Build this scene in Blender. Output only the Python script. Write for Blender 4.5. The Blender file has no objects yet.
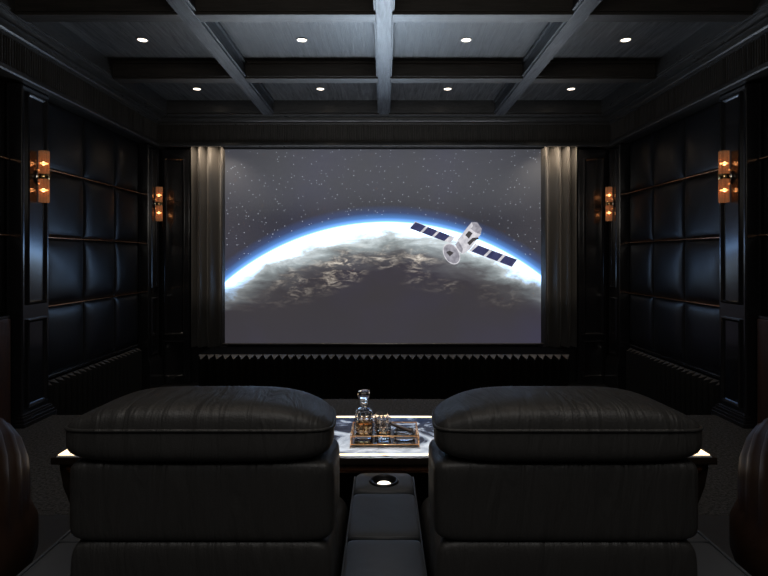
import bpy, bmesh, math, random
from mathutils import Vector
random.seed(7)
scn = bpy.context.scene
COL = scn.collection
F = 545.0; H = 1.4; HX = 384.0; HY = 257.0
PI = math.pi

# ------------------------------------------------------------------ helpers
def link(o, parent=None):
    COL.objects.link(o)
    if parent: o.parent = parent
    return o

def tag(o, label=None, cat=None, group=None, kind=None):
    if label: o['label'] = label
    if cat: o['category'] = cat
    if group: o['group'] = group
    if kind: o['kind'] = kind
    return o

def thing(name, label, cat, loc=(0, 0, 0), rz=0, group=None, kind=None):
    o = bpy.data.objects.new(name, None)
    o.empty_display_size = .1
    o.location = loc; o.rotation_euler = (0, 0, rz)
    link(o)
    return tag(o, label, cat, group, kind)

def obj(name, bm, mat, parent=None, smooth=False, bevel=0, loc=None, rot=None, seg=2, auto=None):
    bmesh.ops.recalc_face_normals(bm, faces=bm.faces)
    me = bpy.data.meshes.new(name)
    bm.to_mesh(me); bm.free()
    me.materials.append(mat)
    if smooth or auto:
        for p in me.polygons: p.use_smooth = True
    if auto:
        me.set_sharp_from_angle(angle=math.radians(auto))
    o = bpy.data.objects.new(name, me)
    link(o, parent)
    if loc: o.location = loc
    if rot: o.rotation_euler = rot
    if bevel:
        b = o.modifiers.new('Bevel', 'BEVEL'); b.width = bevel; b.segments = seg
        b.limit_method = 'ANGLE'; b.angle_limit = math.radians(40)
    return o

def box(bm, x0, x1, y0, y1, z0, z1):
    if x0 > x1: x0, x1 = x1, x0
    if y0 > y1: y0, y1 = y1, y0
    if z0 > z1: z0, z1 = z1, z0
    v = [bm.verts.new(p) for p in ((x0,y0,z0),(x1,y0,z0),(x1,y1,z0),(x0,y1,z0),(x0,y0,z1),(x1,y0,z1),(x1,y1,z1),(x0,y1,z1))]
    for f in ((3,2,1,0),(4,5,6,7),(0,1,5,4),(1,2,6,5),(2,3,7,6),(3,0,4,7)):
        bm.faces.new([v[i] for i in f])
    return bm

def boxes(*bs):
    bm = bmesh.new()
    for b in bs: box(bm, *b)
    return bm

def prism_xy(pts, z0, z1, bm=None):
    """vertical prism over a plan polygon"""
    bm = bm or bmesh.new()
    lo = [bm.verts.new((x, y, z0)) for x, y in pts]
    hi = [bm.verts.new((x, y, z1)) for x, y in pts]
    bm.faces.new(lo[::-1]); bm.faces.new(hi)
    n = len(pts)
    for i in range(n):
        bm.faces.new([lo[i], lo[(i+1) % n], hi[(i+1) % n], hi[i]])
    return bm

def lathe(prof, n=32, bm=None, power=None, cx=0, cy=0, cap=True):
    """prof: (r,z) list; power = superellipse exponent for squarish plans"""
    bm = bm or bmesh.new()
    rings = []
    for r, z in prof:
        ring = []
        for i in range(n):
            a = 2*PI*i/n
            c, s = math.cos(a), math.sin(a)
            k = 1.0
            if power: k = 1/((abs(c)**power+abs(s)**power)**(1/power))
            ring.append(bm.verts.new((cx+r*c*k, cy+r*s*k, z)))
        rings.append(ring)
    for a, b in zip(rings, rings[1:]):
        for i in range(n):
            bm.faces.new([a[i], a[(i+1) % n], b[(i+1) % n], b[i]])
    if cap:
        if prof[0][0] > 1e-5: bm.faces.new(rings[0][::-1])
        if prof[-1][0] > 1e-5: bm.faces.new(rings[-1])
    return bm

def tube(bm, pts, r, n=8, closed=False):
    pts = [Vector(p) for p in pts]
    rings = []
    m = len(pts)
    for i, p in enumerate(pts):
        if closed: d = pts[(i+1) % m]-pts[i-1]
        else: d = pts[min(i+1, m-1)]-pts[max(i-1, 0)]
        d.normalize()
        up = Vector((0, 0, 1)) if abs(d.z) < .9 else Vector((1, 0, 0))
        a = d.cross(up).normalized(); b = d.cross(a)
        rr = r[i] if isinstance(r, (list, tuple)) else r
        rings.append([bm.verts.new(p+(a*math.cos(2*PI*k/n)+b*math.sin(2*PI*k/n))*rr) for k in range(n)])
    pairs = list(zip(rings, rings[1:]))
    if closed: pairs.append((rings[-1], rings[0]))
    for A, B in pairs:
        for k in range(n):
            bm.faces.new([A[k], A[(k+1) % n], B[(k+1) % n], B[k]])
    if not closed:
        bm.faces.new(rings[0][::-1]); bm.faces.new(rings[-1])
    return bm

def puff(c, s, n=5.0, res=14, fn=None, bm=None):
    """cushion: a cube mapped onto a superquadric; s = half sizes"""
    bm = bm or bmesh.new()
    cache = {}
    def vert(p):
        key = tuple(round(q, 5) for q in p)
        if key in cache: return cache[key]
        k = (abs(p[0])**n+abs(p[1])**n+abs(p[2])**n)**(1/n)
        q = [p[0]/k, p[1]/k, p[2]/k]
        if fn: q = fn(q)
        v = bm.verts.new((c[0]+q[0]*s[0], c[1]+q[1]*s[1], c[2]+q[2]*s[2]))
        cache[key] = v
        return v
    def e(t): return math.sin(t*PI/2*.9)/math.sin(PI/2*.9)
    for ax in range(3):
        for sg in (-1, 1):
            for i in range(res):
                for j in range(res):
                    q = []
                    for (a, b) in ((i, j), (i+1, j), (i+1, j+1), (i, j+1)):
                        u = e(-1+2*a/res); v = e(-1+2*b/res)
                        p = [0, 0, 0]; p[ax] = sg; p[(ax+1) % 3] = u; p[(ax+2) % 3] = v
                        q.append(vert(p))
                    try: bm.faces.new(q if sg > 0 else q[::-1])
                    except ValueError: pass
    return bm

def ring_loft(prof, xw, yb, yf, bm=None):
    """profile (inset, z) swept round a rectangular room"""
    bm = bm or bmesh.new()
    rings = []
    for i, z in prof:
        rings.append([bm.verts.new(p) for p in ((-xw+i, yf+i, z), (xw-i, yf+i, z), (xw-i, yb-i, z), (-xw+i, yb-i, z))])
    for a, b in zip(rings, rings[1:]):
        for k in range(4):
            bm.faces.new([a[k], a[(k+1) % 4], b[(k+1) % 4], b[k]])
    return bm

# ------------------------------------------------------------------ materials
def new_mat(name):
    m = bpy.data.materials.new(name); m.use_nodes = True
    nt = m.node_tree
    return m, nt, nt.nodes['Principled BSDF']

def setp(b, **kw):
    names = dict(color='Base Color', rough='Roughness', metal='Metallic', coat='Coat Weight', coatr='Coat Roughness',
                 trans='Transmission Weight', ior='IOR', emit='Emission Color', estr='Emission Strength', spec='Specular IOR Level',
                 sheen='Sheen Weight')
    for k, v in kw.items():
        if k in ('color', 'emit') and len(v) == 3: v = (*v, 1)
        b.inputs[names[k]].default_value = v

def coords(nt, scale=(1, 1, 1)):
    tc = nt.nodes.new('ShaderNodeTexCoord')
    mp = nt.nodes.new('ShaderNodeMapping'); mp.inputs['Scale'].default_value = scale
    nt.links.new(tc.outputs['Object'], mp.inputs[0])
    return mp.outputs[0]

def noise(nt, vec, scale, detail=4, rough=.5, dist=0):
    n = nt.nodes.new('ShaderNodeTexNoise')
    n.inputs['Scale'].default_value = scale; n.inputs['Detail'].default_value = detail
    n.inputs['Roughness'].default_value = rough; n.inputs['Distortion'].default_value = dist
    nt.links.new(vec, n.inputs['Vector'])
    return n.outputs['Fac']

def ramp(nt, fac, stops):
    r = nt.nodes.new('ShaderNodeValToRGB')
    cr = r.color_ramp
    while len(cr.elements) < len(stops): cr.elements.new(.5)
    for e, (p, c) in zip(cr.elements, stops):
        e.position = p; e.color = (*c, 1) if len(c) == 3 else c
    nt.links.new(fac, r.inputs[0])
    return r.outputs['Color']

def bump(nt, b, h, strength=.2, dist=.01):
    n = nt.nodes.new('ShaderNodeBump')
    n.inputs['Strength'].default_value = strength; n.inputs['Distance'].default_value = dist
    nt.links.new(h, n.inputs['Height']); nt.links.new(n.outputs[0], b.inputs['Normal'])

def simple(name, **kw):
    m, nt, b = new_mat(name); setp(b, **kw); return m

def leather(name, c, rough=.42, wr=.25, wscale=(1, 1, 1), spec=.5, bd=.03, gr=.06):
    m, nt, b = new_mat(name); setp(b, color=c, rough=rough, spec=spec)
    v = coords(nt); w = coords(nt, wscale)
    grain = noise(nt, v, 260, 2)
    fold = noise(nt, w, 5, 3, .55, .6)
    mix = nt.nodes.new('ShaderNodeMath'); mix.operation = 'MULTIPLY_ADD'
    mix.inputs[1].default_value = gr
    nt.links.new(grain, mix.inputs[0]); nt.links.new(fold, mix.inputs[2])
    bump(nt, b, mix.outputs[0], wr, bd)
    r = ramp(nt, noise(nt, v, 6, 2), [(.3, (rough-.04,)*3), (.7, (rough+.06,)*3)])
    nt.links.new(r, b.inputs['Roughness'])
    return m

def wood(name, c1, c2, rough=.4, scale=(1, 1, 1), bs=.25, spec=.5):
    m, nt, b = new_mat(name); setp(b, rough=rough, spec=spec)
    v = coords(nt, scale)
    f = noise(nt, v, 6, 8, .65, .8)
    nt.links.new(ramp(nt, f, [(.3, c1), (.7, c2)]), b.inputs['Base Color'])
    nt.links.new(ramp(nt, f, [(.3, (rough+.12,)*3), (.7, (rough-.06,)*3)]), b.inputs['Roughness'])
    bump(nt, b, f, bs, .004)
    return m

M = {}
M['ceil'] = wood('ceiling_oak', (.010, .010, .011), (.12, .12, .122), .38, (5.5, .35, 5.5), .6)
M['beam_y'] = wood('beam_oak_long', (.018, .019, .022), (.085, .09, .10), .38, (7, .6, 7), .6)
M['beam_x'] = wood('beam_oak_cross', (.016, .014, .012), (.045, .040, .035), .42, (.6, 7, 7), .5)
M['cornice'] = wood('cornice_paint', (.034, .033, .032), (.07, .068, .066), .30, (1, 1, 6), .1)
M['reed'] = wood('reeded_wood', (.022, .020, .018), (.055, .050, .044), .45, (6, 6, .5), .2)
M['lacquer'] = simple('black_lacquer', color=(.014, .014, .016), rough=.22, coat=.6, coatr=.14)
M['wallblack'] = simple('matt_black_wall', color=(.008, .008, .009), rough=.5)
M['pad'] = leather('wall_leather', (.014, .014, .016), .34, .1, bd=.002, gr=.3)
M['chair'] = leather('chair_leather', (.034, .033, .032), .48, .42, (4.2, .9, .8))
M['chair2'] = leather('console_leather', (.062, .067, .075), .50, .10)
M['tub'] = leather('tub_leather', (.045, .022, .013), .46, .25)
M['copper'] = simple('copper_rail', color=(.75, .42, .24), metal=1, rough=.22)
M['brass'] = simple('brass', color=(.83, .55, .24), metal=1, rough=.2)
M['chrome'] = simple('polished_nickel', color=(.8, .76, .7), metal=1, rough=.12)
M['velvetblack'] = simple('velvet_black', color=(.004, .004, .004), rough=.95, spec=.05)
M['flute'] = simple('flute_black', color=(.006, .006, .006), rough=.45)
M['flute_lit_top'] = simple('flute_top_painted_light', color=(.075, .072, .07), rough=.5)  # paler than the flutes: downlight on their tops painted into the colour
M['brownwood'] = wood('brown_walnut', (.03, .013, .007), (.09, .038, .018), .35, (6, 6, .6), .15)
M['darkwood'] = wood('ebony_wood', (.010, .007, .005), (.028, .018, .012), .3, (.6, 6, 6), .1)
M['smooth'] = leather('smooth_grey_floor', (.04, .04, .042), .5, .05)
M['baffle'] = simple('white_trim', color=(.5, .48, .45), rough=.4)
M['screwblack'] = simple('matt_black', color=(.005, .005, .005), rough=.6)

def carpet():
    m, nt, b = new_mat('grey_carpet'); setp(b, rough=.95, spec=.1)
    v = coords(nt)
    f = noise(nt, v, 55, 6, .8)
    nt.links.new(ramp(nt, f, [(.36, (.012, .012, .013)), (.66, (.14, .138, .136))]), b.inputs['Base Color'])
    bump(nt, b, f, .8, .01)
    return m
M['carpet'] = carpet()

def curtain_m():
    m, nt, b = new_mat('charcoal_velvet'); setp(b, color=(.12, .112, .10), rough=.5, sheen=.3)
    v = coords(nt, (60, 60, 1)); bump(nt, b, noise(nt, v, 8, 2), .1, .003)
    return m
M['curtain'] = curtain_m()

def emis(name, c, s):
    m, nt, b = new_mat(name); setp(b, color=(0, 0, 0), emit=c, estr=s, rough=.5); return m
M['led'] = emis('warm_led', (1, .74, .46), 2.6)
M['lens'] = emis('downlight_lens', (1, .84, .66), 6)
M['bulb'] = emis('sconce_bulb', (1, .72, .44), 6)
M['cup_glow'] = emis('cup_painted_glint', (1, .88, .76), 2.2)
M['ledcove'] = emis('cove_led', (1, .78, .52), 2.5)

def amber():
    m, nt, b = new_mat('amber_glass')
    v = coords(nt, (30, 30, 1))
    f = noise(nt, v, 5, 3)
    nt.links.new(ramp(nt, f, [(.3, (.50, .24, .11)), (.7, (.80, .47, .26))]), b.inputs['Base Color'])
    setp(b, rough=.12, trans=.8, ior=1.06)
    nt.links.new(ramp(nt, f, [(.3, (.36, .17, .08)), (.7, (.62, .34, .18))]), b.inputs['Emission Color'])
    b.inputs['Emission Strength'].default_value = .09
    return m
M['amber'] = amber()
M['crystal'] = simple('crystal', color=(1, 1, 1), rough=.02, trans=1, ior=1.5)
M['whiskey'] = simple('whiskey', color=(1, .60, .24), rough=.02, trans=1, ior=1.36)
M['cigar'] = simple('cigar_leaf', color=(.03, .014, .008), rough=.6)

def marble():
    m, nt, b = new_mat('marble_painted_reflection'); setp(b, rough=.05, spec=.35)
    v = coords(nt)
    f0 = noise(nt, v, 5.5, 7, .6, 1.6)
    sp = nt.nodes.new('ShaderNodeSeparateXYZ'); nt.links.new(v, sp.inputs[0])
    ma = nt.nodes.new('ShaderNodeMath'); ma.operation = 'MULTIPLY_ADD'; ma.inputs[1].default_value = -.45  # paler towards the seats: screen reflection painted into the stone's colour
    nt.links.new(sp.outputs[1], ma.inputs[0]); nt.links.new(f0, ma.inputs[2]); f = ma.outputs[0]
    nt.links.new(ramp(nt, f, [(.38, (.012, .013, .02)), (.46, (.06, .07, .10)), (.52, (.36, .40, .46)), (.64, (.72, .76, .80))]), b.inputs['Base Color'])
    return m
M['marble'] = marble()

# --- the film frame shown on the screen, in metres about the screen's centre
SY = 7.15
def sx(px): return (px-HX)/F*SY
def sz(py): return H-(py-HY)/F*SY
def screen_mat():
    m, nt, b = new_mat('projected_picture'); setp(b, color=(.22, .215, .21), rough=.8, spec=.1)
    N = nt.nodes; L = nt.links
    tc = N.new('ShaderNodeTexCoord'); P = tc.outputs['Object']
    def math_(op, a, bb=None, c=None):
        n = N.new('ShaderNodeMath'); n.operation = op
        for i, q in enumerate((a, bb, c)):
            if q is None: continue
            if isinstance(q, (int, float)): n.inputs[i].default_value = q
            else: L.new(q, n.inputs[i])
        return n.outputs[0]
    sub = N.new('ShaderNodeVectorMath'); sub.operation = 'SUBTRACT'
    sub.inputs[1].default_value = (sx(387), 0, sz(470)); L.new(P, sub.inputs[0])
    ln = N.new('ShaderNodeVectorMath'); ln.operation = 'LENGTH'; L.new(sub.outputs[0], ln.inputs[0])
    px = SY/F
    d = math_('DIVIDE', math_('SUBTRACT', ln.outputs['Value'], 247*px), px)     # pixels of the film beyond the limb
    sep = N.new('ShaderNodeSeparateXYZ'); L.new(P, sep.inputs[0])
    mp = N.new('ShaderNodeMapping'); mp.inputs['Scale'].default_value = (.8, 1, 2.2); L.new(P, mp.inputs[0])
    n1 = noise(nt, mp.outputs[0], 2.1, 9, .62, .4)
    n2 = noise(nt, mp.outputs[0], 6.0, 8, .7, .6)
    # glow outside
    t = math_('DIVIDE', math_('ADD', d, 70), 110)
    tw = math_('DIVIDE', math_('ADD', math_('ADD', d, 70), math_('MULTIPLY', math_('SUBTRACT', n1, .5), 42)), 110)
    base = ramp(nt, t, [(0, (.003, .003, .010)), (.63, (.003, .003, .010)), (.636, (1.6, 3.4, 6.5)), (.650, (.25, .65, 1.6)), (.685, (.05, .20, .55)), (.73, (.008, .04, .14)), (.80, (0, .004, .015))])
    cloud = ramp(nt, tw, [(0, (0, 0, .004)), (.22, (.003, .003, .010)), (.36, (.08, .085, .09)), (.44, (.28, .33, .34)), (.50, (.62, .70, .72)), (.57, (1.5, 2.3, 3.4)), (.635, (2.6, 4.6, 8.0))])
    vert = ramp(nt, math_('DIVIDE', math_('SUBTRACT', math_('MULTIPLY_ADD', math_('SUBTRACT', n1, .5), .35, sep.outputs[2]), sz(312)), sz(262)-sz(312)), [(0, (.0,)*3), (.45, (.35,)*3), (1, (1,)*3)])
    cm = N.new('ShaderNodeMix'); cm.data_type = 'RGBA'; cm.blend_type = 'MULTIPLY'; cm.inputs[0].default_value = 1
    L.new(cloud, cm.inputs[6]); L.new(vert, cm.inputs[7]); cloud = cm.outputs[2]
    inside = math_('LESS_THAN', d, 0.0)
    mix = N.new('ShaderNodeMix'); mix.data_type = 'RGBA'
    L.new(inside, mix.inputs[0]); L.new(base, mix.inputs[6]); L.new(cloud, mix.inputs[7])
    # tan cloud banks breaking over the night side
    bank = ramp(nt, n2, [(.49, (0, 0, 0)), (.57, (.42, .36, .28)), (.65, (.95, .88, .76))])
    band = ramp(nt, math_('DIVIDE', math_('ADD', d, 90), 90), [(.28, (0,)*3), (.42, (.75,)*3), (.62, (.9,)*3), (.82, (.0,)*3)])
    big = ramp(nt, noise(nt, P, 1.35, 2), [(.40, (0,)*3), (.58, (1,)*3)])
    mm = N.new('ShaderNodeMix'); mm.data_type = 'RGBA'; mm.blend_type = 'MULTIPLY'; mm.inputs[0].default_value = 1
    L.new(bank, mm.inputs[6])
    bv = N.new('ShaderNodeMix'); bv.data_type = 'RGBA'; bv.blend_type = 'MULTIPLY'; bv.inputs[0].default_value = 1
    L.new(band, bv.inputs[6]); L.new(vert, bv.inputs[7]); L.new(bv.outputs[2], mm.inputs[7])
    mm2 = N.new('ShaderNodeMix'); mm2.data_type = 'RGBA'; mm2.blend_type = 'MULTIPLY'; mm2.inputs[0].default_value = 1
    L.new(mm.outputs[2], mm2.inputs[6]); L.new(big, mm2.inputs[7])
    add = N.new('ShaderNodeMix'); add.data_type = 'RGBA'; add.blend_type = 'SCREEN'; add.inputs[0].default_value = 1
    L.new(mix.outputs[2], add.inputs[6]); L.new(mm2.outputs[2], add.inputs[7])
    # stars
    vo = N.new('ShaderNodeTexVoronoi'); vo.inputs['Scale'].default_value = 11; L.new(P, vo.inputs['Vector'])
    r = N.new('ShaderNodeSeparateColor'); L.new(vo.outputs['Color'], r.inputs[0])
    star = math_('MULTIPLY', math_('LESS_THAN', vo.outputs['Distance'], math_('MULTIPLY', r.outputs[0], .10)), math_('POWER', r.outputs[1], 2.0))
    vo2 = N.new('ShaderNodeTexVoronoi'); vo2.inputs['Scale'].default_value = 26; L.new(P, vo2.inputs['Vector'])
    r2 = N.new('ShaderNodeSeparateColor'); L.new(vo2.outputs['Color'], r2.inputs[0])
    star2 = math_('MULTIPLY', math_('LESS_THAN', vo2.outputs['Distance'], .14), math_('MULTIPLY', math_('POWER', r2.outputs[1], 3.0), .6))
    st = math_('MULTIPLY', math_('ADD', math_('MULTIPLY', star, .35), star2), math_('GREATER_THAN', d, 8))
    sc_ = N.new('ShaderNodeMix'); sc_.data_type = 'RGBA'; sc_.blend_type = 'MULTIPLY'; sc_.inputs[0].default_value = 1
    comb = N.new('ShaderNodeCombineColor'); L.new(st, comb.inputs[0]); L.new(st, comb.inputs[1]); L.new(st, comb.inputs[2])
    L.new(comb.outputs[0], sc_.inputs[6]); sc_.inputs[7].default_value = (.8, .88, 1, 1)
    add2 = N.new('ShaderNodeMix'); add2.data_type = 'RGBA'; add2.blend_type = 'ADD'; add2.inputs[0].default_value = 1
    L.new(add.outputs[2], add2.inputs[6]); L.new(sc_.outputs[2], add2.inputs[7])
    # raised black level of a projected picture, a touch bluer low down
    lift = ramp(nt, math_('MULTIPLY_ADD', sep.outputs[2], .4, -.1), [(.0, (.033, .031, .042)), (.45, (.027, .024, .027)), (.9, (.028, .025, .023))])
    blue = ramp(nt, noise(nt, P, .8, 3), [(.45, (0, 0, 0)), (.75, (.002, .002, .018))])
    a3 = N.new('ShaderNodeMix'); a3.data_type = 'RGBA'; a3.blend_type = 'ADD'; a3.inputs[0].default_value = 1
    L.new(add2.outputs[2], a3.inputs[6]); L.new(lift, a3.inputs[7])
    a4 = N.new('ShaderNodeMix'); a4.data_type = 'RGBA'; a4.blend_type = 'ADD'; a4.inputs[0].default_value = 1
    L.new(a3.outputs[2], a4.inputs[6]); L.new(blue, a4.inputs[7])
    L.new(a4.outputs[2], b.inputs['Emission Color']); b.inputs['Emission Strength'].default_value = 1.0
    return m
M['picture'] = screen_mat()

# ------------------------------------------------------------------ room shell
XW = 3.14; YB = 7.42; YF = -2.6; ZC = 3.37; ZL = -.30
S = dict(kind='structure')
tag(obj('floor', boxes((-XW, XW, YF, YB+.05, ZL-.05, ZL)), M['wallblack']), **S)
# raised seating level: carpet in front, smooth level behind it under the seats
rp = [(-XW, YF), (XW, YF), (XW, 4.83), (1.95, 4.83), (1.6, 5.37), (-1.6, 5.37), (-1.95, 4.83), (-XW, 4.83)]
tag(obj('floor_riser', prism_xy(rp, ZL, -.012), M['wallblack']), **S)
arc = []
for i in range(25):
    x = XW - 2*XW*i/24
    arc.append((x, 2.98+.06*math.cos(x*1.1)))
cp = [(XW, 4.83), (1.95, 4.83), (1.6, 5.37), (-1.6, 5.37), (-1.95, 4.83), (-XW, 4.83)]
tag(obj('floor_carpet', prism_xy(cp+arc[::-1], -.012, 0), M['carpet']), **S)
tag(obj('floor_smooth', prism_xy([(-XW, YF), (XW, YF)]+arc, -.012, -.001), M['smooth']), **S)
tag(obj('ceiling', boxes((-XW, XW, YF, YB, ZC, ZC+.05)), M['ceil']), **S)
tag(obj('wall_left', boxes((-XW-.1, -XW, YF, YB, ZL, ZC)), M['wallblack']), **S)
tag(obj('wall_right', boxes((XW, XW+.1, YF, YB, ZL, ZC)), M['wallblack']), **S)
tag(obj('wall_front', boxes((-XW, XW, YB, YB+.1, ZL, ZC)), M['wallblack']), **S)
tag(obj('wall_back', boxes((-XW, XW, YF-.1, YF, ZL, ZC)), M['wallblack']), **S)

# cornice, frieze with reeding
FX = 2.93; FY = 7.05
prof = [(.0, 3.11), (.025, 3.112), (.03, 3.13), (.018, 3.14), (.03, 3.155), (.06, 3.166), (.075, 3.168), (.08, 3.185), (.068, 3.192),
        (.10, 3.20), (.15, 3.197), (.175, 3.188), (.192, 3.188), (.197, 3.20), (.188, 3.215), (.20, 3.22), (.20, 3.37)]
tag(obj('trim_1', ring_loft(prof, FX, FY, YF), M['cornice'], auto=25), **S)
o = obj('trim_2', ring_loft([(-.028, 2.828), (.035, 2.828), (.042, 2.840), (.035, 2.868), (.012, 2.876), (.010, 2.89), (-.0, 2.893)], FX, FY, YF), M['cornice'])
tag(o, **S)
def frieze():
    bm = bmesh.new()
    box(bm, -XW, -FX-.002, YF, YB, 2.85, 3.13); box(bm, FX+.002, XW, YF, YB, 2.85, 3.13)
    box(bm, -XW, XW, FY+.002, FY+.03, 2.85, 3.13)
    pitch = .03
    n = int(2*FX/pitch)
    for i in range(n):
        x = -FX+pitch*(i+.5)
        w = .009 if random.random() < .8 else .005
        pts = [(x-w, FY+.003), (x-w*.6, FY-.010), (x+w*.6, FY-.010), (x+w, FY+.003)]
        prism_xy(pts, 2.89, 3.112, bm)
    y = FY
    while y > 2.2:
        w = .009 if random.random() < .8 else .005
        for s in (-1, 1):
            prism_xy([(s*(FX+.003), y-w), (s*(FX-.010), y-w*.6), (s*(FX-.010), y+w*.6), (s*(FX+.003), y+w)], 2.89, 3.112, bm)
        y -= pitch
    return bm
tag(obj('trim_3', frieze(), M['reed']), **S)

# coffer beams, each with a lip at its lower edge
ZB = 3.19
def beam_long(x):
    w = .062
    bm = boxes((x-w, x+w, YF, FY-.19, ZB, ZC), (x-w-.016, x+w+.016, YF, FY-.19, ZB+.022, ZB+.04), (x-w-.008, x+w+.008, YF, FY-.19, ZB+.04, ZB+.055),
               (x-w-.02, x+w+.02, YF, FY-.19, ZC-.03, ZC))
    return bm
for x in (-1.46, 0, 1.46):
    tag(obj('ceiling_beam', beam_long(x), M['beam_y'], bevel=.003), **S)
for y0 in (5.48, 4.03, 2.58, 1.13, -.32, -1.77):
    bm = bmesh.new()
    for a, b_ in ((-FX+.2, -1.522), (-1.398, -.062), (.062, 1.398), (1.522, FX-.2)):
        box(bm, a, b_, y0, y0+.13, ZB+.002, ZC)
        box(bm, a+.016, b_-.016, y0-.014, y0+.144, ZB+.022, ZB+.04)
        box(bm, a+.02, b_-.02, y0-.02, y0+.15, ZC-.03, ZC)
    tag(obj('ceiling_crossbeam', bm, M['beam_x'], bevel=.003), **S)

# ------------------------------------------------------------------ recessed downlights
rows = [(6.38, 'far'), (4.94, 'mid'), (3.45, 'b'), (2.0, 'b'), (.5, 'b'), (-1.0, 'b')]
def downlight(x, y, label):
    t = thing('recessed_light', label, 'downlight', (x, y, ZC), group='round recessed downlights in the ceiling coffers')
    obj('trim_ring', lathe([(.040, 0), (.052, 0), (.052, -.005), (.044, -.007), (.040, -.003), (.040, 0)], 28, cap=False), M['baffle'], t, smooth=True)
    obj('lens', lathe([(.0, -.003), (.040, -.003)], 28, cap=False), M['lens'], t)
    return t
side = {-2.19: 'outermost left', -.745: 'inner left', .745: 'inner right', 2.19: 'outermost right'}
for y, k in rows:
    for x in side:
        if k == 'far': lab = 'small lit downlight, %s coffer of the ceiling row nearest the screen' % side[x]
        elif k == 'mid': lab = 'small lit downlight, %s coffer of the second ceiling row from the screen' % side[x]
        else: lab = None
        if lab: downlight(x, y, lab)
        ld = bpy.data.lights.new('downlight_beam', 'SPOT')
        ld.energy = 22 if k != 'b' else 10
        ld.spot_size = math.radians(70); ld.spot_blend = .8; ld.shadow_soft_size = .04; ld.color = (1, .84, .68)
        lo = bpy.data.objects.new('downlight_beam', ld); lo.location = (x, y, ZC-.02); link(lo)

# ------------------------------------------------------------------ screen wall
scr = thing('projection_screen', 'large white projection screen showing the Earth from space with a satellite', 'screen', (0, SY, 0))
x0, x1 = sx(225), sx(541); zt = 2.812; zb = sz(343.5)
def quad_bm(x0, x1, z0, z1, y=0):
    bm = bmesh.new()
    bm.faces.new([bm.verts.new(p) for p in ((x0, y, z0), (x1, y, z0), (x1, y, z1), (x0, y, z1))]); return bm
obj('screen_surface', boxes((x0, x1, 0, .004, zb, zt)), M['picture'], scr)
bm = bmesh.new(); tube(bm, [(x0-.03, .0, zb-.006), (x1+.03, .0, zb-.006)], .012, 12)
obj('bottom_bar', bm, simple('bar_metal', color=(.35, .34, .33), metal=.6, rough=.35), scr, smooth=True)
bm = bmesh.new(); box(bm, x0-.03, x1+.03, -.04, .06, 2.822, 2.95); obj('screen_housing', bm, M['screwblack'], scr, bevel=.01)
# the satellite in the picture: flat shapes lying on the screen
def flat(pts, y):
    bm = bmesh.new(); vs = [bm.verts.new((sx(a), y, sz(b_))) for a, b_ in pts]; bm.faces.new(vs); return bm
def flats(ps, y):
    bm = bmesh.new()
    for pts in ps:
        bm.faces.new([bm.verts.new((sx(a), y, sz(b_))) for a, b_ in pts])
    return bm
def em_flat(name, c, c2=None, scale=14):
    m, nt, b = new_mat(name); setp(b, color=(.05, .05, .05), rough=.9, spec=0)
    if c2:
        f = noise(nt, coords(nt), scale, 4, .6); nt.links.new(ramp(nt, f, [(.35, c), (.65, c2)]), b.inputs['Emission Color'])
    else: b.inputs['Emission Color'].default_value = (*c, 1)
    b.inputs['Emission Strength'].default_value = 1
    return m
sat_w = em_flat('picture_white', (.50, .49, .54), (.80, .78, .82)); sat_g = em_flat('picture_grey', (.22, .21, .25), (.42, .41, .46))
sat_n = em_flat('picture_navy', (.032, .036, .10), (.055, .06, .15)); sat_d = em_flat('picture_dark', (.06, .055, .06))
def C(cx, cy): return (395+cx*140/768.0, 205+cy*140/768.0)       # zoomed crop to picture
def wing(a, b_, c, d, n):
    """a,b top edge; d,c bottom edge; n cells with pale gaps"""
    out = []
    g = .06
    for i in range(n):
        t0 = (i+g)/n if i else 0; t1 = (i+1-g)/n if i < n-1 else 1
        def L_(p, q, t): return (p[0]+(q[0]-p[0])*t, p[1]+(q[1]-p[1])*t)
        out.append([L_(a, b_, t0), L_(a, b_, t1), L_(d, c, t1), L_(d, c, t0)])
    return out
def shrink(poly, k):
    cx = sum(p[0] for p in poly)/len(poly); cy = sum(p[1] for p in poly)/len(poly)
    return [(cx+(p[0]-cx)*k, cy+(p[1]-cy)*k) for p in poly]
sat = obj('satellite_picture', flats([[C(345,185), C(420,95), C(450,95), C(475,130), C(470,160), C(440,205), C(410,245), C(370,270), C(330,240)]], -.004), sat_w, scr)
w1 = wing(C(112,92), C(305,168), C(270,200), C(78,128), 3); w2 = wing(C(455,220), C(672,300), C(640,340), C(415,255), 3)
obj('solar_panel_frame', flats([[C(110,90), C(330,178), C(300,208), C(76,129)], [C(440,212), C(674,299), C(641,342), C(405,252)]], -.005), sat_w, sat)
obj('solar_panel', flats([shrink(p, .93) for p in w1], -.006), sat_n, sat)
obj('solar_panel', flats([shrink(p, .93) for p in w2], -.006), sat_n, sat)
obj('body_detail', flats([[C(385,165), C(405,142), C(425,155), C(405,185)], [C(395,208), C(425,180), C(455,178), C(460,186), C(430,200), C(410,222)]], -.006), sat_d, sat)
obj('body_shade', flats([[C(420,95), C(450,95), C(475,130), C(470,160), C(440,150), C(415,130), C(428,115)]], -.0055), sat_g, sat)
obj('body_shade', flats([[C(330,215), C(350,200), C(372,240), C(368,265), C(350,250)]], -.0055), sat_g, sat)
dish = []
for i in range(28):
    a = 2*PI*i/28; u, v = 62*math.cos(a), 42*math.sin(a); th = math.radians(60)
    dish.append(C(310+u*math.cos(th)-v*math.sin(th), 268+u*math.sin(th)+v*math.cos(th)))
obj('dish_rim', flat(dish, -.007), sat_w, sat)
obj('dish', flat(shrink(dish, .91), -.0075), sat_g, sat)
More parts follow.
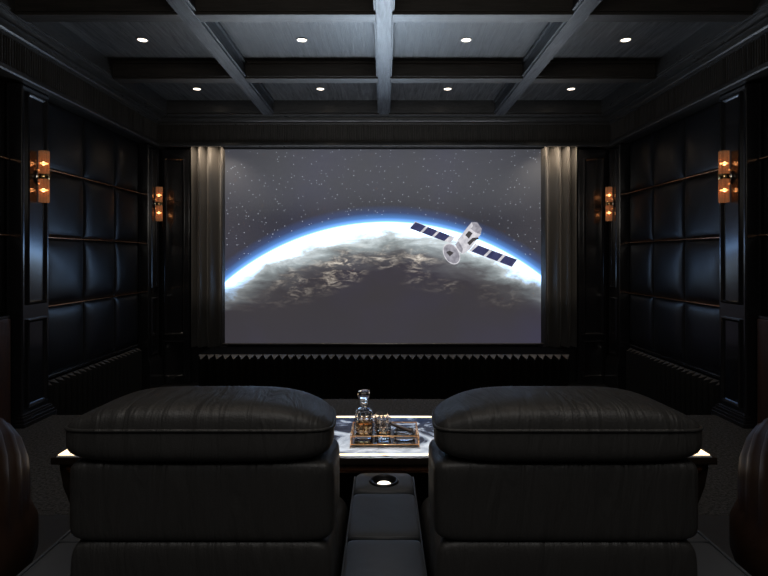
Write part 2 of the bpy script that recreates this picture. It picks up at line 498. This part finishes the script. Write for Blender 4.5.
obj('dish_feed', flats([[C(280,258), C(300,250), C(322,262), C(300,282)]], -.008), sat_d, sat)

# curtains: folded cloth either side
def curtain(s, label):
    bm = bmesh.new()
    xa, xb = 2.06, 2.56
    n = 110; zs = (.2, .9, 1.7, 2.4, 2.95); rows_ = []
    for z in zs:
        r = []
        for i in range(n+1):
            u = i/n
            x = xa+(xb-xa)*u
            y = 7.28+.05*math.sin(u*2*PI*3.6+.6*math.sin(u*7)+(z*.05))+.008*math.sin(u*31)
            r.append(bm.verts.new((s*x, y, z)))
        rows_.append(r)
    for a, b_ in zip(rows_, rows_[1:]):
        for i in range(n): bm.faces.new([a[i], a[i+1], b_[i+1], b_[i]])
    o = obj('curtain', bm, M['curtain'], smooth=True)
    md = o.modifiers.new('Solidify', 'SOLIDIFY'); md.thickness = .006
    return tag(o, label, 'curtain', 'charcoal curtains beside the screen')
curtain(-1, 'dark charcoal pleated curtain lit from above, left of the screen')
curtain(1, 'dark charcoal pleated curtain lit from above, right of the screen')
def spot(name, loc, aim, energy, angle, color, blend=.6, soft=.03):
    ld = bpy.data.lights.new(name, 'SPOT'); ld.energy = energy; ld.spot_size = math.radians(angle); ld.spot_blend = blend
    ld.shadow_soft_size = soft; ld.color = color
    lo = bpy.data.objects.new(name, ld); lo.location = loc; link(lo)
    lo.rotation_euler = (Vector(aim)-Vector(loc)).to_track_quat('-Z', 'Y').to_euler()
for s in (-1, 1):
    ld = bpy.data.lights.new('cove_lamp', 'AREA'); ld.shape = 'RECTANGLE'; ld.size = .48; ld.size_y = .03
    ld.energy = 1.9; ld.color = (1, .80, .60); ld.spread = math.radians(130)
    lo = bpy.data.objects.new('cove_lamp', ld); lo.location = (s*2.31, 7.12, 2.93)
    lo.rotation_euler = (math.radians(7), 0, 0); link(lo)
    spot('screen_edge_fill', (s*2.05, 6.75, 2.80), (s*2.0, 7.15, 2.2), 4.5, 95, (1, .95, .90), 1)  # unseen fill added to lighten the screen's upper corners

# panelled walls flanking the curtains
def frame(bm, u0, u1, z0, z1, w, place):
    """picture-frame moulding: place(u, z, depth) -> point; four mitred sides"""
    prof = [(0, 0), (0, .016), (.35*w, .022), (.6*w, .012), (w, .004), (w, 0)]
    cs = [(u0, z0, 1, 1), (u1, z0, -1, 1), (u1, z1, -1, -1), (u0, z1, 1, -1)]
    rings = [[bm.verts.new(place(u+su*i, z+sz_*i, d)) for i, d in prof] for u, z, su, sz_ in cs]
    for k in range(4):
        A, B = rings[k], rings[(k+1) % 4]
        for j in range(len(prof)-1):
            bm.faces.new([A[j], A[j+1], B[j+1], B[j]])

def flank(s, label):
    t = thing('wall_panelling', label, 'panelling', (s*2.80, 7.40, ZL), group='black panelled wall sections beside the curtains')
    ox, oy, oz = s*2.80, 7.40, ZL
    L = lambda x, y, z: (x-ox, y-oy, z-oz)
    obj('board', boxes((-.20, .17, -.12, -.01, 0, 2.84-ZL)) if s > 0 else boxes((-.17, .20, -.12, -.01, 0, 2.84-ZL)), M['lacquer'], t, bevel=.006)
    for z0, z1 in ((.36, 2.72), (-.2, .28)):
        bm = bmesh.new(); frame(bm, -.135, .135, z0-oz, z1-oz, .03, lambda u, z, d: (u, -.12-d, z))
        obj('panel_moulding', bm, M['lacquer'], t, auto=35)
flank(-1, 'tall black panelled wall section left of the left curtain')
flank(1, 'tall black panelled wall section right of the right curtain')

# ------------------------------------------------------------------ pilasters
def pilaster(s, y0, y1, label, low):
    X = 2.98; yc = (y0+y1)/2
    zb = ZL if low else ZL
    t = thing('pilaster', label, 'pilaster', (s*X, yc, ZL), group='black lacquered pilasters on the side walls')
    hw = (y1-y0)/2; zo = -ZL
    f = lambda b: (s*b[0], s*b[1])+tuple(b[2:])
    obj('shaft', boxes(f((0, .135, -hw, hw, 0, 2.84+zo))), M['lacquer'], t, bevel=.01)
    pl = lambda u, z, d: (-s*d, u, z)
    for z0, z1 in ((1.0, 2.78), (.10+.04, .88)):
        bm = bmesh.new(); frame(bm, -hw+.05, hw-.05, z0+zo, z1+zo, .032, pl)
        obj('panel_moulding', bm, M['lacquer'], t, auto=35)
    # stepped base
    bm = bmesh.new()
    for e, a, b_ in ((.045, 0, .035+zo), (.035, .035+zo, .06+zo), (.022, .06+zo, .085+zo), (.012, .085+zo, .10+zo)):
        box(bm, -s*e, s*.135, -hw-e, hw+e, a, b_)
    obj('base', bm, M['lacquer'], t, bevel=.004)
    return t
pilaster(-1, 4.49, 4.85, 'wide black lacquered pilaster nearest the camera on the left wall', 0)
pilaster(1, 4.49, 4.85, 'wide black lacquered pilaster nearest the camera on the right wall', 0)
pilaster(-1, 6.90, 7.22, 'black lacquered pilaster in the left corner beside the screen wall', 1)
pilaster(1, 6.90, 7.22, 'black lacquered pilaster in the right corner beside the screen wall', 1)

# ------------------------------------------------------------------ padded leather wall bays
def cushion_bm(s, yc, zc, hy, hz, th=.045):
    bm = bmesh.new(); n = 14; g = []
    for i in range(n+1):
        r = []
        for j in range(n+1):
            u = math.sin((-1+2*i/n)*PI/2); v = math.sin((-1+2*j/n)*PI/2)
            h = th*((1-u**6)**.5)*((1-v**6)**.5)*(.75+.25*(1-u*u)*(1-v*v)) if abs(u) < 1 and abs(v) < 1 else 0
            r.append(bm.verts.new((-s*h, yc+u*hy, zc+v*hz)))
        g.append(r)
    for i in range(n):
        for j in range(n): bm.faces.new([g[i][j], g[i+1][j], g[i+1][j+1], g[i][j+1]])
    return bm
def flute_run(n, length, depth, ztop, slope, place, back):
    """zigzag ribs with tops cut on a slant; place(u, d) gives plan xy for run u and projection d"""
    fb, tb_, bb = bmesh.new(), bmesh.new(), bmesh.new()
    p = length/n
    for i in range(n):
        u0 = -length/2+p*i; um = u0+p/2; u1 = u0+p
        P = [place(u0, 0), place(um, depth), place(u1, 0)]
        Z = [ztop, ztop-slope, ztop]
        lo = [fb.verts.new((x, y, 0)) for x, y in P]; hi = [fb.verts.new((x, y, z)) for (x, y), z in zip(P, Z)]
        fb.faces.new([lo[0], lo[1], hi[1], hi[0]]); fb.faces.new([lo[1], lo[2], hi[2], hi[1]])
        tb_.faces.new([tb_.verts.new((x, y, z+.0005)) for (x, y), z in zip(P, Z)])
    q = [place(-length/2, 0), place(length/2, 0), place(length/2, -back), place(-length/2, -back)]
    prism_xy(q, 0, ztop, bb)
    return fb, tb_, bb
ZR = [.315, .947, 1.58, 2.207, 2.84]
def bay(s, ys, zr, label, ya, yb):
    t = thing('padded_wall_panel', label, 'wall panel', (s*3.12, (ya+yb)/2, zr[0]), group='black leather padded bays on the side walls')
    oy = (ya+yb)/2; oz = zr[0]
    obj('backing', boxes((0, s*.02, ya-oy, yb-oy, 0, zr[-1]-oz)), M['wallblack'], t)
    for a, b_ in zip(ys, ys[1:]):
        for c, d in zip(zr, zr[1:]):
            obj('cushion', cushion_bm(s, (a+b_)/2-oy, (c+d)/2-oz, (b_-a)/2-.004, (d-c)/2-.006), M['pad'], t, smooth=True)
    for z in zr[1:-1]:
        bm = bmesh.new(); box(bm, -s*.038, 0, ya-oy, yb-oy, z-oz-.006, z-oz+.006)
        obj('copper_rail', bm, M['copper'], t, bevel=.002)
    return t
for s, nm in ((-1, 'left'), (1, 'right')):
    bay(s, [4.93, 5.64, 6.29, 6.89], ZR, 'black leather padded bay with copper rails between the two %s wall pilasters' % nm, 4.90, 6.895)
    bay(s, [2.46, 3.12, 3.78, 4.44], ZR[1:], 'black leather padded bay at the %s edge, in front of the nearer pilaster' % nm, 2.4, 4.48)
    # walnut wainscot below the nearer bay
    t = thing('walnut_wainscot', 'low brown walnut wall panel at the %s edge, behind the tub chair' % nm, 'wall panel', (s*3.13, 3.45, 0))
    obj('board', boxes((-s*.10, -s*.02, -1.05, .98, 0, .90)), M['brownwood'], t, bevel=.01)
    obj('ledge', boxes((-s*.09, 0, -1.05, .98, .902, .925)), M['lacquer'], t, bevel=.003)
    # fluted dado under the far bay
    t = thing('fluted_dado', 'dark fluted low wall panel under the %s padded bay' % nm, 'dado', (s*3.12, 5.87, ZL), group='fluted low panels on the side walls')
    f1, f2, f3 = flute_run(20, 1.92, .075, .262-ZL, .03, lambda u, d: (-s*(.03+d), u), .03)
    obj('flutes', f1, M['flute'], t); obj('flute_tips', f2, M['flute_lit_top'], t); obj('flute_back', f3, M['velvetblack'], t)
    obj('cap_rail', boxes((-s*.045, 0, -.96, 1.0-.04, .285-ZL, .31-ZL)), M['lacquer'], t, bevel=.006)

# ------------------------------------------------------------------ stage with a fluted front under the screen
st = thing('fluted_stage', 'low dark stage with a zigzag fluted front under the screen', 'stage', (0, 6.39, ZL))
sp_, sc_, sb_ = flute_run(46, 4.4, .075, .242-ZL, .045, lambda u, d: (u, .08-d), .62-.08)
obj('flutes', sp_, M['flute'], st); obj('flute_tips', sc_, M['flute_lit_top'], st); obj('stage_top', sb_, M['velvetblack'], st)

# ------------------------------------------------------------------ sconces
def sconce(s, y, label):
    t = thing('wall_sconce', label, 'sconce', (s*2.975, y, 2.09), group='amber glass tube wall sconces')
    x = -s*.050
    bm = lathe([(.0, 0), (.042, 0), (.042, .012), (.03, .022), (.0, .022)], 28, cap=False)
    o = obj('backplate', bm, M['chrome'], t, smooth=True, rot=(0, -s*PI/2, 0))
    o.scale = (1.7, 1, 1)
    bm = bmesh.new(); tube(bm, [(-s*.01, 0, 0), (x, 0, 0)], .012, 12); obj('arm', bm, M['brass'], t, smooth=True)
    obj('collar', lathe([(.0, -.022), (.044, -.022), (.046, -.018), (.046, .018), (.044, .022), (0, .022)], 32, cx=x, cap=False), M['brass'], t, auto=40)
    for sg in (-1, 1):
        g = obj('glass_tube', lathe([(.042, sg*.022), (.042, sg*.220), (.039, sg*.220), (.039, sg*.022)], 36, cx=x, cap=False), M['amber'], t, auto=40)
        bm = bmesh.new(); puff((x, 0, sg*.115), (.032, .032, .008), 2.2, 6, bm=bm)
        obj('bulb', bm, M['bulb'], t, smooth=True)
    return t
for s, nm in ((-1, 'left'), (1, 'right')):
    sconce(s, 4.69, 'lit amber glass double tube sconce on the nearer %s pilaster' % nm)
    sconce(s, 7.09, 'lit amber glass double tube sconce on the far corner %s pilaster' % nm)
    for y in (4.69, 7.09):
        for dz in (-.115, .115):
            ld = bpy.data.lights.new('sconce_glow', 'POINT'); ld.energy = .35; ld.color = (1, .66, .4); ld.shadow_soft_size = .015
            lo = bpy.data.objects.new('sconce_glow', ld); lo.location = (s*2.930, y, 2.09+dz); link(lo)

# ------------------------------------------------------------------ recliners
def recliner(s, label):
    """s = -1 left seat, +1 right seat"""
    cx = s*.4425
    t = thing('recliner', label, 'armchair', (cx, 1.30, 0), group='black leather recliners seen from behind')
    W = .326
    # headrest roll
    def hf(q):
        x, y, z = q
        k = (1-.12*max(z, 0)**2)*(1-.03*(y+1))
        return [x*k, y*(1-.05*z), z*(1-.42*abs(x)**5) *.96 if z > 0 else z*.93]
    hs = (W+.009, .132, .075); hc = (s*.011, .117, .974)
    obj('headrest', puff(hc, hs, 5.0, 22, hf), M['chair'], t, smooth=True)
    bm = bmesh.new(); ring = []
    zz = .22
    for i in range(72):
        a = 2*PI*i/72; c_, s_ = math.cos(a), math.sin(a)
        k = 1/((abs(c_)**5+abs(s_)**5+abs(zz)**5)**(1/5))
        q = hf([c_*k, s_*k, zz])
        ring.append((hc[0]+q[0]*hs[0]*1.006, hc[1]+q[1]*hs[1]*1.006, hc[2]+q[2]*hs[2]-.004*abs(c_)**4))
    tube(bm, ring, .0045, 6, closed=True); obj('headrest_piping', bm, M['chair'], t, smooth=True)
    # back panels
    obj('backrest', puff((0, .11, .812), (W-.004, .11, .098), 11, 18), M['chair'], t, smooth=True)
    obj('lower_back', puff((0, .115, .42), (W-.008, .115, .300), 14, 22), M['chair'], t, smooth=True)
    obj('back_cushion', puff((0, .27, .72), (W-.03, .09, .28), 5, 12), M['chair'], t, smooth=True)
    obj('seat_cushion', puff((0, .50, .42), (W-.01, .30, .10), 6, 12), M['chair'], t, smooth=True)
    obj('base', boxes((-W+.03, W-.03, .06, .78, .0, .34)), M['screwblack'], t, bevel=.02)
    # outer arm: flat padded top with piping and a cross seam
    xa = s*(.780-.4425); xb = s*(.935-.4425)
    lo_, hi_ = min(xa, xb), max(xa, xb)
    obj('armrest', puff(((lo_+hi_)/2, .32, .485), ((hi_-lo_)/2, .46, .105), 9, 14), M['chair2'], t, smooth=True)
    bm = bmesh.new()
    tube(bm, [(hi_ if s > 0 else lo_, -.10+.05*i, .583) for i in range(17)], .005, 6)
    tube(bm, [(lo_+.01, .25, .590), (hi_-.01, .25, .590)], .005, 6)
    obj('arm_piping', bm, M['chair2'], t, smooth=True)
    obj('arm_side', boxes((lo_+.01, hi_-.01, -.08, .72, 0, .46)), M['screwblack'], t, bevel=.02)
    return t
recliner(-1, 'black leather recliner seen from behind, left of the lit table')
recliner(1, 'black leather recliner seen from behind, right of the lit table')

# centre console between the recliners
t = thing('center_console', 'dark grey leather armrest console with a cup holder between the two recliners', 'console', (0, 1.6, 0))
def cf(x0, x1, z): return (x0, x1, z)
segs = [(1.862, 2.03, .0), (1.562, 1.858, .0), (1.22, 1.558, .0)]
for k, (ya, yb, dz) in enumerate(segs):
    hw = .108
    bm = bmesh.new()
    n = 12
    def fn(q):
        return [q[0], q[1], q[2]]
    if k == 0:
        # front segment with a round opening for the cup: ring of faces between hole and rounded rectangle
        cyc = 1.945-1.6; R = .042; m = 48
        rings = []
        def rr(a, hx, hy, p=7):
            c_, s_ = math.cos(a), math.sin(a); kk = 1/((abs(c_/1)**p+abs(s_)**p)**(1/p)); return (hx*c_*kk, hy*s_*kk)
        yc = (ya+yb)/2-1.6; hy = (yb-ya)/2
        for (mode, z) in (('h', .48), ('h', .596), ('h2', .601), ('o2', .600), ('o1', .592), ('o0', .578), ('o0', .42)):
            r = []
            for i in range(m):
                a = 2*PI*i/m
                if mode == 'h': p_ = (R*math.cos(a), cyc+R*math.sin(a))
                elif mode == 'h2': p_ = ((R+.004)*math.cos(a), cyc+(R+.004)*math.sin(a))
                else:
                    e_ = {'o2': .012, 'o1': .004, 'o0': 0}[mode]
                    q = rr(a, hw-e_, hy-e_); p_ = (q[0], yc+q[1])
                r.append(bm.verts.new((p_[0], p_[1], z)))
            rings.append(r)
        for A, B in zip(rings, rings[1:]):
            for i in range(m): bm.faces.new([A[i], A[(i+1) % m], B[(i+1) % m], B[i]])
        obj('armrest_pad', bm, M['chair2'], t, auto=50)
        obj('cup_holder_ring', lathe([(.040, .585), (.040, .603), (.044, .606), (.050, .606), (.054, .602), (.054, .598)], 40, cx=0, cy=cyc, cap=False), simple('black_anodised', color=(.03, .03, .032), metal=.8, rough=.3), t, smooth=True)
        obj('cup_glow_disc', lathe([(0, .594), (.024, .594)], 40, cx=0, cy=cyc-.006, cap=False), M['cup_glow'], t)  # glowing disc added near the rim, stands for a bright reflection in the cup
        obj('cup_holder_wall', lathe([(.041, .53), (.041, .59)], 40, cx=0, cy=cyc, cap=False), simple('cup_black', color=(.02, .02, .02), rough=.3), t, smooth=True)
    else:
        obj('armrest_pad', puff((0, (ya+yb)/2-1.6, .53), (hw+.001*k, (yb-ya)/2, .070), 12, 14), M['chair2'], t, smooth=True)
for yq in (1.860, 1.560):
    bm = bmesh.new(); tube(bm, [(-.098, yq-1.6, .593), (0, yq-1.6, .5945), (.098, yq-1.6, .593)], .006, 8); obj('seam_piping', bm, M['chair2'], t, smooth=True)
bm = bmesh.new()
for s in (-1, 1): tube(bm, [(s*.1065, -.36+.04*i, .592) for i in range(20)], .0035, 6)
obj('side_piping', bm, M['chair2'], t, smooth=True)
obj('console_body', boxes((-.095, .095, -.36, .42, 0, .47)), M['screwblack'], t, bevel=.01)

# ------------------------------------------------------------------ long console table in front of the seats
TZ = .60; TX = 1.335; TY0, TY1 = 2.18, 2.76
tb = thing('console_table', 'long black console table with polished marble top and warm LED edge strips', 'table', (0, 2.47, 0))
oy = 2.47
obj('table_top', boxes((-TX, TX, TY0-oy, TY1-oy, TZ-.032, TZ-.003)), M['darkwood'], tb, bevel=.003)
obj('marble_inlay', boxes((-TX+.02, TX-.02, TY0-oy+.006, TY1-oy-.006, TZ-.004, TZ)), M['marble'], tb)
w = .011
ly0, ly1 = 2.205-oy, 2.725-oy; lx = TX-.05
bm = bmesh.new()
box(bm, -lx, lx, ly0-w/2, ly0+w/2, TZ-.001, TZ+.0025)
box(bm, -lx, lx, ly1-w*.7, ly1+w*.7, TZ-.001, TZ+.0025)
box(bm, -lx-.03, -lx, ly0-w/2, ly1+w*.7, TZ-.001, TZ+.0025)
box(bm, lx, lx+.03, ly0-w/2, ly1+w*.7, TZ-.001, TZ+.0025)
obj('led_strip', bm, M['led'], tb)
obj('apron', boxes((-TX+.05, TX-.05, TY0-oy+.02, TY0-oy+.04, TZ-.062, TZ-.033)), M['brownwood'], tb, bevel=.002)
obj('shelf_rail', boxes((-TX+.06, TX-.06, TY0-oy+.015, TY0-oy+.04, TZ-.070, TZ-.063)), M['copper'], tb)
for s in (-1, 1):
    bm = bmesh.new()
    prof_ = [(1.325, .568), (1.325, .54), (1.31, .46), (1.27, .36), (1.22, .26), (1.19, .0), (1.12, .0), (1.12, .568)]
    vs0 = [bm.verts.new((s*x, -.25, z)) for x, z in prof_]; vs1 = [bm.verts.new((s*x, .25, z)) for x, z in prof_]
    bm.faces.new(vs0); bm.faces.new(vs1[::-1])
    for i in range(len(prof_)):
        j = (i+1) % len(prof_); bm.faces.new([vs0[i], vs0[j], vs1[j], vs1[i]])
    obj('end_support', bm, M['darkwood'], tb, bevel=.008)
obj('back_panel', boxes((-1.12, 1.12, .20, .24, 0, .568)), M['screwblack'], tb)

# ------------------------------------------------------------------ tray, decanter, glass, ashtray, cigar
tz = TZ+.002
tr = thing('serving_tray', 'rectangular gold wire tray with a glass base on the marble table', 'tray', (.003, 2.385, tz))
hx, hy = .143, .095
bm = bmesh.new()
for z in (.010, .046):
    c4 = [(-hx, -hy, z), (hx, -hy, z), (hx, hy, z), (-hx, hy, z)]
    for i in range(4): tube(bm, [c4[i], c4[(i+1) % 4]], .0026, 8)
for x, y in ((-hx, -hy), (hx, -hy), (hx, hy), (-hx, hy)): tube(bm, [(x, y, .0), (x, y, .048)], .0026, 8)
obj('wire_frame', bm, simple('rose_gold_painted_glow', color=(.95, .58, .30), metal=1, rough=.18, emit=(1, .5, .2), estr=.10), tr, smooth=True)  # faint emission paints the LED glow on the gold rims
obj('glass_base', boxes((-hx, hx, -hy, hy, .008, .012)), simple('tray_mirror', color=(.55, .58, .62), metal=1, rough=.06), tr)

dz = tz+.0125
dc = thing('whiskey_decanter', 'cut crystal decanter of amber whiskey with a faceted stopper', 'decanter', (-.088, 2.39, dz))
prof_o = [(.0, 0), (.034, 0), (.037, .004), (.0375, .012), (.0375, .080), (.039, .090), (.0395, .100), (.036, .112), (.024, .120), (.013, .124), (.0125, .138), (.017, .142), (.017, .147), (.011, .148)]
prof_i = [(.009, .146), (.009, .124), (.020, .116), (.031, .108), (.034, .098), (.033, .082), (.033, .014), (.030, .010), (0, .010)]
def facet(bm, n=24): return bm
obj('bottle', lathe(prof_o+prof_i, 24, power=5, cap=False), M['crystal'], dc)
obj('whiskey', lathe([(0, .0105), (.0295, .0105), (.0325, .0145), (.0325, .074), (0, .074)], 24, power=5, cap=False), M['whiskey'], dc)
bm = bmesh.new()     # diamond cut relief round the body
for face in range(4):
    ca, sa = math.cos(face*PI/2), math.sin(face*PI/2)
    for i in range(3):
        for j in range(4):
            u = -.022+.022*i; z = .020+.018*j
            c = (.0375, u, z); r = .0105
            P_ = [(.0375, u-r, z), (.0375, u, z-r*.85), (.0375, u+r, z), (.0375, u, z+r*.85)]
            tip = (.0425, u, z)
            R_ = lambda p: (p[0]*ca-p[1]*sa, p[0]*sa+p[1]*ca, p[2])
            vs = [bm.verts.new(R_(p)) for p in P_]; tp = bm.verts.new(R_(tip))
            for k in range(4): bm.faces.new([vs[k], vs[(k+1) % 4], tp])
            bm.faces.new(vs[::-1])
obj('cut_pattern', bm, M['crystal'], dc)
obj('stopper', lathe([(0, .1485), (.009, .1485), (.010, .150), (.015, .153), (.016, .158), (.012, .163), (.013, .166), (.024, .170), (.0265, .176), (.0265, .190), (.024, .196), (.012, .201), (0, .201)], 16, power=6, cap=False), M['crystal'], dc)

def tumbler(x, y, label):
    g = thing('whiskey_glass', label, 'glass', (x, y, dz), group='cut crystal tumblers on the tray')
    obj('glass_body', lathe([(0, 0), (.027, 0), (.030, .004), (.0325, .080), (.0325, .084), (.0300, .084), (.028, .018), (.024, .014), (0, .014)], 20, cap=False), M['crystal'], g)
    bm = bmesh.new()
    for i in range(10):
        a = 2*PI*i/10
        for j in range(3):
            z = .018+.020*j; R = .0292+.0033*z/.08
            def pt(da, dz_, rr): return (rr*math.cos(a+da), rr*math.sin(a+da), z+dz_)
            vs = [bm.verts.new(p) for p in (pt(-.28, 0, R+.0006), pt(0, -.010, R+.0006), pt(.28, 0, R+.0006), pt(0, .010, R+.0006))]
            tp = bm.verts.new(pt(0, 0, R+.0035))
            for k in range(4): bm.faces.new([vs[k], vs[(k+1) % 4], tp])
            bm.faces.new(vs[::-1])
    obj('cut_pattern', bm, M['crystal'], g)
    obj('whiskey', lathe([(0, .0145), (.0235, .0145), (.0275, .0185), (.0283, .034), (0, .034)], 20, cap=False), M['whiskey'], g)
tumbler(-.002, 2.375, 'cut crystal tumbler on the gold tray right of the decanter, nearer of two')
tumbler(-.012, 2.445, 'cut crystal tumbler on the gold tray, partly hidden behind another tumbler')
a_ = thing('crystal_ashtray', 'low rectangular crystal ashtray at the right end of the gold tray', 'ashtray', (.088, 2.38, dz))
obj('ashtray_bowl', lathe([(0, 0), (.042, 0), (.046, .004), (.047, .026), (.040, .028), (.034, .012), (0, .010)], 28, power=6, cap=False), M['crystal'], a_)
bm = bmesh.new()
tube(bm, [(-.06, 0, 0), (-.056, 0, 0), (0, 0, 0), (.05, 0, 0), (.058, 0, 0)], [.0055, .0068, .0075, .007, .004], 12)
cg = obj('cigar', bm, M['cigar'], smooth=True, loc=(.070, 2.385, dz+.041), rot=(0, math.radians(14), math.radians(-22)))
tag(cg, 'dark cigar resting across the crystal ashtray', 'cigar')

# ------------------------------------------------------------------ tub chairs at the picture's edges
def tub(s, label):
    cx, cy = s*1.63, 1.76
    t = thing('tub_chair', label, 'armchair', (cx, cy, 0), group='brown black tub chairs at the sides')
    bm = bmesh.new()
    n = 96
    # wall from one arm round the back; open to the front (+y)
    prof_ = [(.34, .28), (.415, .30), (.435, .36), (.435, .45), (.415, .50), (.398, .56), (.398, .70), (.392, .80), (.375, .88), (.345, .94), (.305, .965), (.27, .94), (.26, .86), (.265, .60), (.27, .36)]
    a0, a1 = math.radians(90+48), math.radians(360+90-48)
    rings = []
    for i in range(n+1):
        u = i/n; a = a0+(a1-a0)*u
        k = abs(2*u-1); low = 1-.30*max(0, (k-.45)/.55)**1.5
        pl = .018*abs(math.sin(u*PI*22))
        ring = []
        for r, z in prof_:
            zz = .30+(z-.30)*low if z > .5 else z
            rr = r+(pl-.005 if r > .3 and z > .52 else 0)
            ring.append(bm.verts.new((rr*math.cos(a), rr*math.sin(a), zz)))
        rings.append(ring)
    m = len(prof_)
    for A, B in zip(rings, rings[1:]):
        for j in range(m): bm.faces.new([A[j], A[(j+1) % m], B[(j+1) % m], B[j]])
    bm.faces.new(rings[0]); bm.faces.new(rings[-1][::-1])
    obj('shell', bm, M['tub'], t, smooth=True)
    obj('seat_cushion', lathe([(0, .30), (.30, .30), (.32, .34), (.32, .42), (.29, .46), (0, .47)], 40, cap=False), M['tub'], t, smooth=True)
    obj('seat_base', lathe([(0, .10), (.36, .10), (.40, .14), (.41, .30), (0, .30)], 48, cap=False), M['screwblack'], t, smooth=True)
    for k in range(4):
        a = PI/4+k*PI/2
        bm = bmesh.new(); tube(bm, [(.33*math.cos(a), .33*math.sin(a), .12), (.36*math.cos(a), .36*math.sin(a), 0)], [.018, .010], 12)
        obj('leg', bm, M['brass'], t, smooth=True)
    # brass grip on the outside back
    if s > 0:
        bm = bmesh.new(); aa = math.radians(236)
        pts_ = []
        for zz, rr in ((.40, .43), (.40, .455), (.43, .465), (.47, .465), (.50, .455), (.50, .42)):
            pts_.append((rr*math.cos(aa), rr*math.sin(aa), zz))
        tube(bm, pts_, .009, 8); obj('brass_grip', bm, M['brass'], t, smooth=True)
    return t
tub(-1, 'brown black leather tub chair cut off by the left edge of the picture')
tub(1, 'brown black leather tub chair cut off by the right edge, with a brass grip')

# ------------------------------------------------------------------ added fill lights without fixtures
def area(name, loc, rot, size, sy, energy, color, shape='RECTANGLE'):
    ld = bpy.data.lights.new(name, 'AREA'); ld.shape = shape; ld.size = size; ld.size_y = sy
    ld.energy = energy; ld.color = color
    lo = bpy.data.objects.new(name, ld); lo.location = loc; lo.rotation_euler = rot; link(lo); return lo
# unseen spot added to brighten the marble and the decanter
ld = bpy.data.lights.new('table_fill_spot', 'SPOT'); ld.energy = 300; ld.spot_size = math.radians(17); ld.spot_blend = .4; ld.shadow_soft_size = .03; ld.color = (.92, .95, 1)
lo = bpy.data.objects.new('table_fill_spot', ld); lo.location = (0, 2.95, 3.15); link(lo)
d_ = Vector((0, 2.47, .6))-Vector(lo.location); lo.rotation_euler = d_.to_track_quat('-Z', 'Y').to_euler()

l_ = area('ceiling_fill', (0, 6.6, 1.3), (-PI/2-.72, 0, 0), 4.0, .5, 20, (.84, .92, 1)); l_.data.spread = math.radians(84)  # unseen, added to brighten the coffers
l_ = area('ceiling_fill_blue', (0, 6.7, 1.4), (-PI/2-.74, 0, 0), .9, .3, 7, (.62, .80, 1)); l_.data.spread = math.radians(70)  # added bluish fill for the middle coffers
l_ = area('ceiling_fill_up', (0, 6.35, 1.6), (PI-.25, 0, 0), 4.0, .3, 9, (.84, .91, 1)); l_.data.spread = math.radians(110)  # added to lift the coffers near the screen, no real fixture
l_ = area('frieze_fill', (0, -.8, 2.5), (PI/2+.32, 0, 0), 3.0, .6, 12, (1, .93, .84)); l_.data.spread = math.radians(110)  # added behind the camera to brighten frieze and beam faces
area('rear_fill', (0, -.2, 3.12), (0, 0, 0), 3.2, 1.2, 21, (1, .97, .93))  # unseen fill added for the chair backs
w_ = bpy.data.worlds.new('World'); w_.use_nodes = True
w_.node_tree.nodes['Background'].inputs[0].default_value = (.01, .01, .012, 1)
scn.world = w_
scn.view_settings.view_transform = 'Standard'
scn.view_settings.look = 'None'
scn.view_settings.exposure = 0

cam = bpy.data.cameras.new('Camera'); cam.sensor_width = 36; cam.sensor_fit = 'HORIZONTAL'
cam.lens = 36*F/768; cam.shift_y = -31/768.0; cam.clip_start = .05
co = bpy.data.objects.new('Camera', cam); co.location = (0, 0, H); co.rotation_euler = (PI/2, 0, 0); link(co)
scn.camera = co
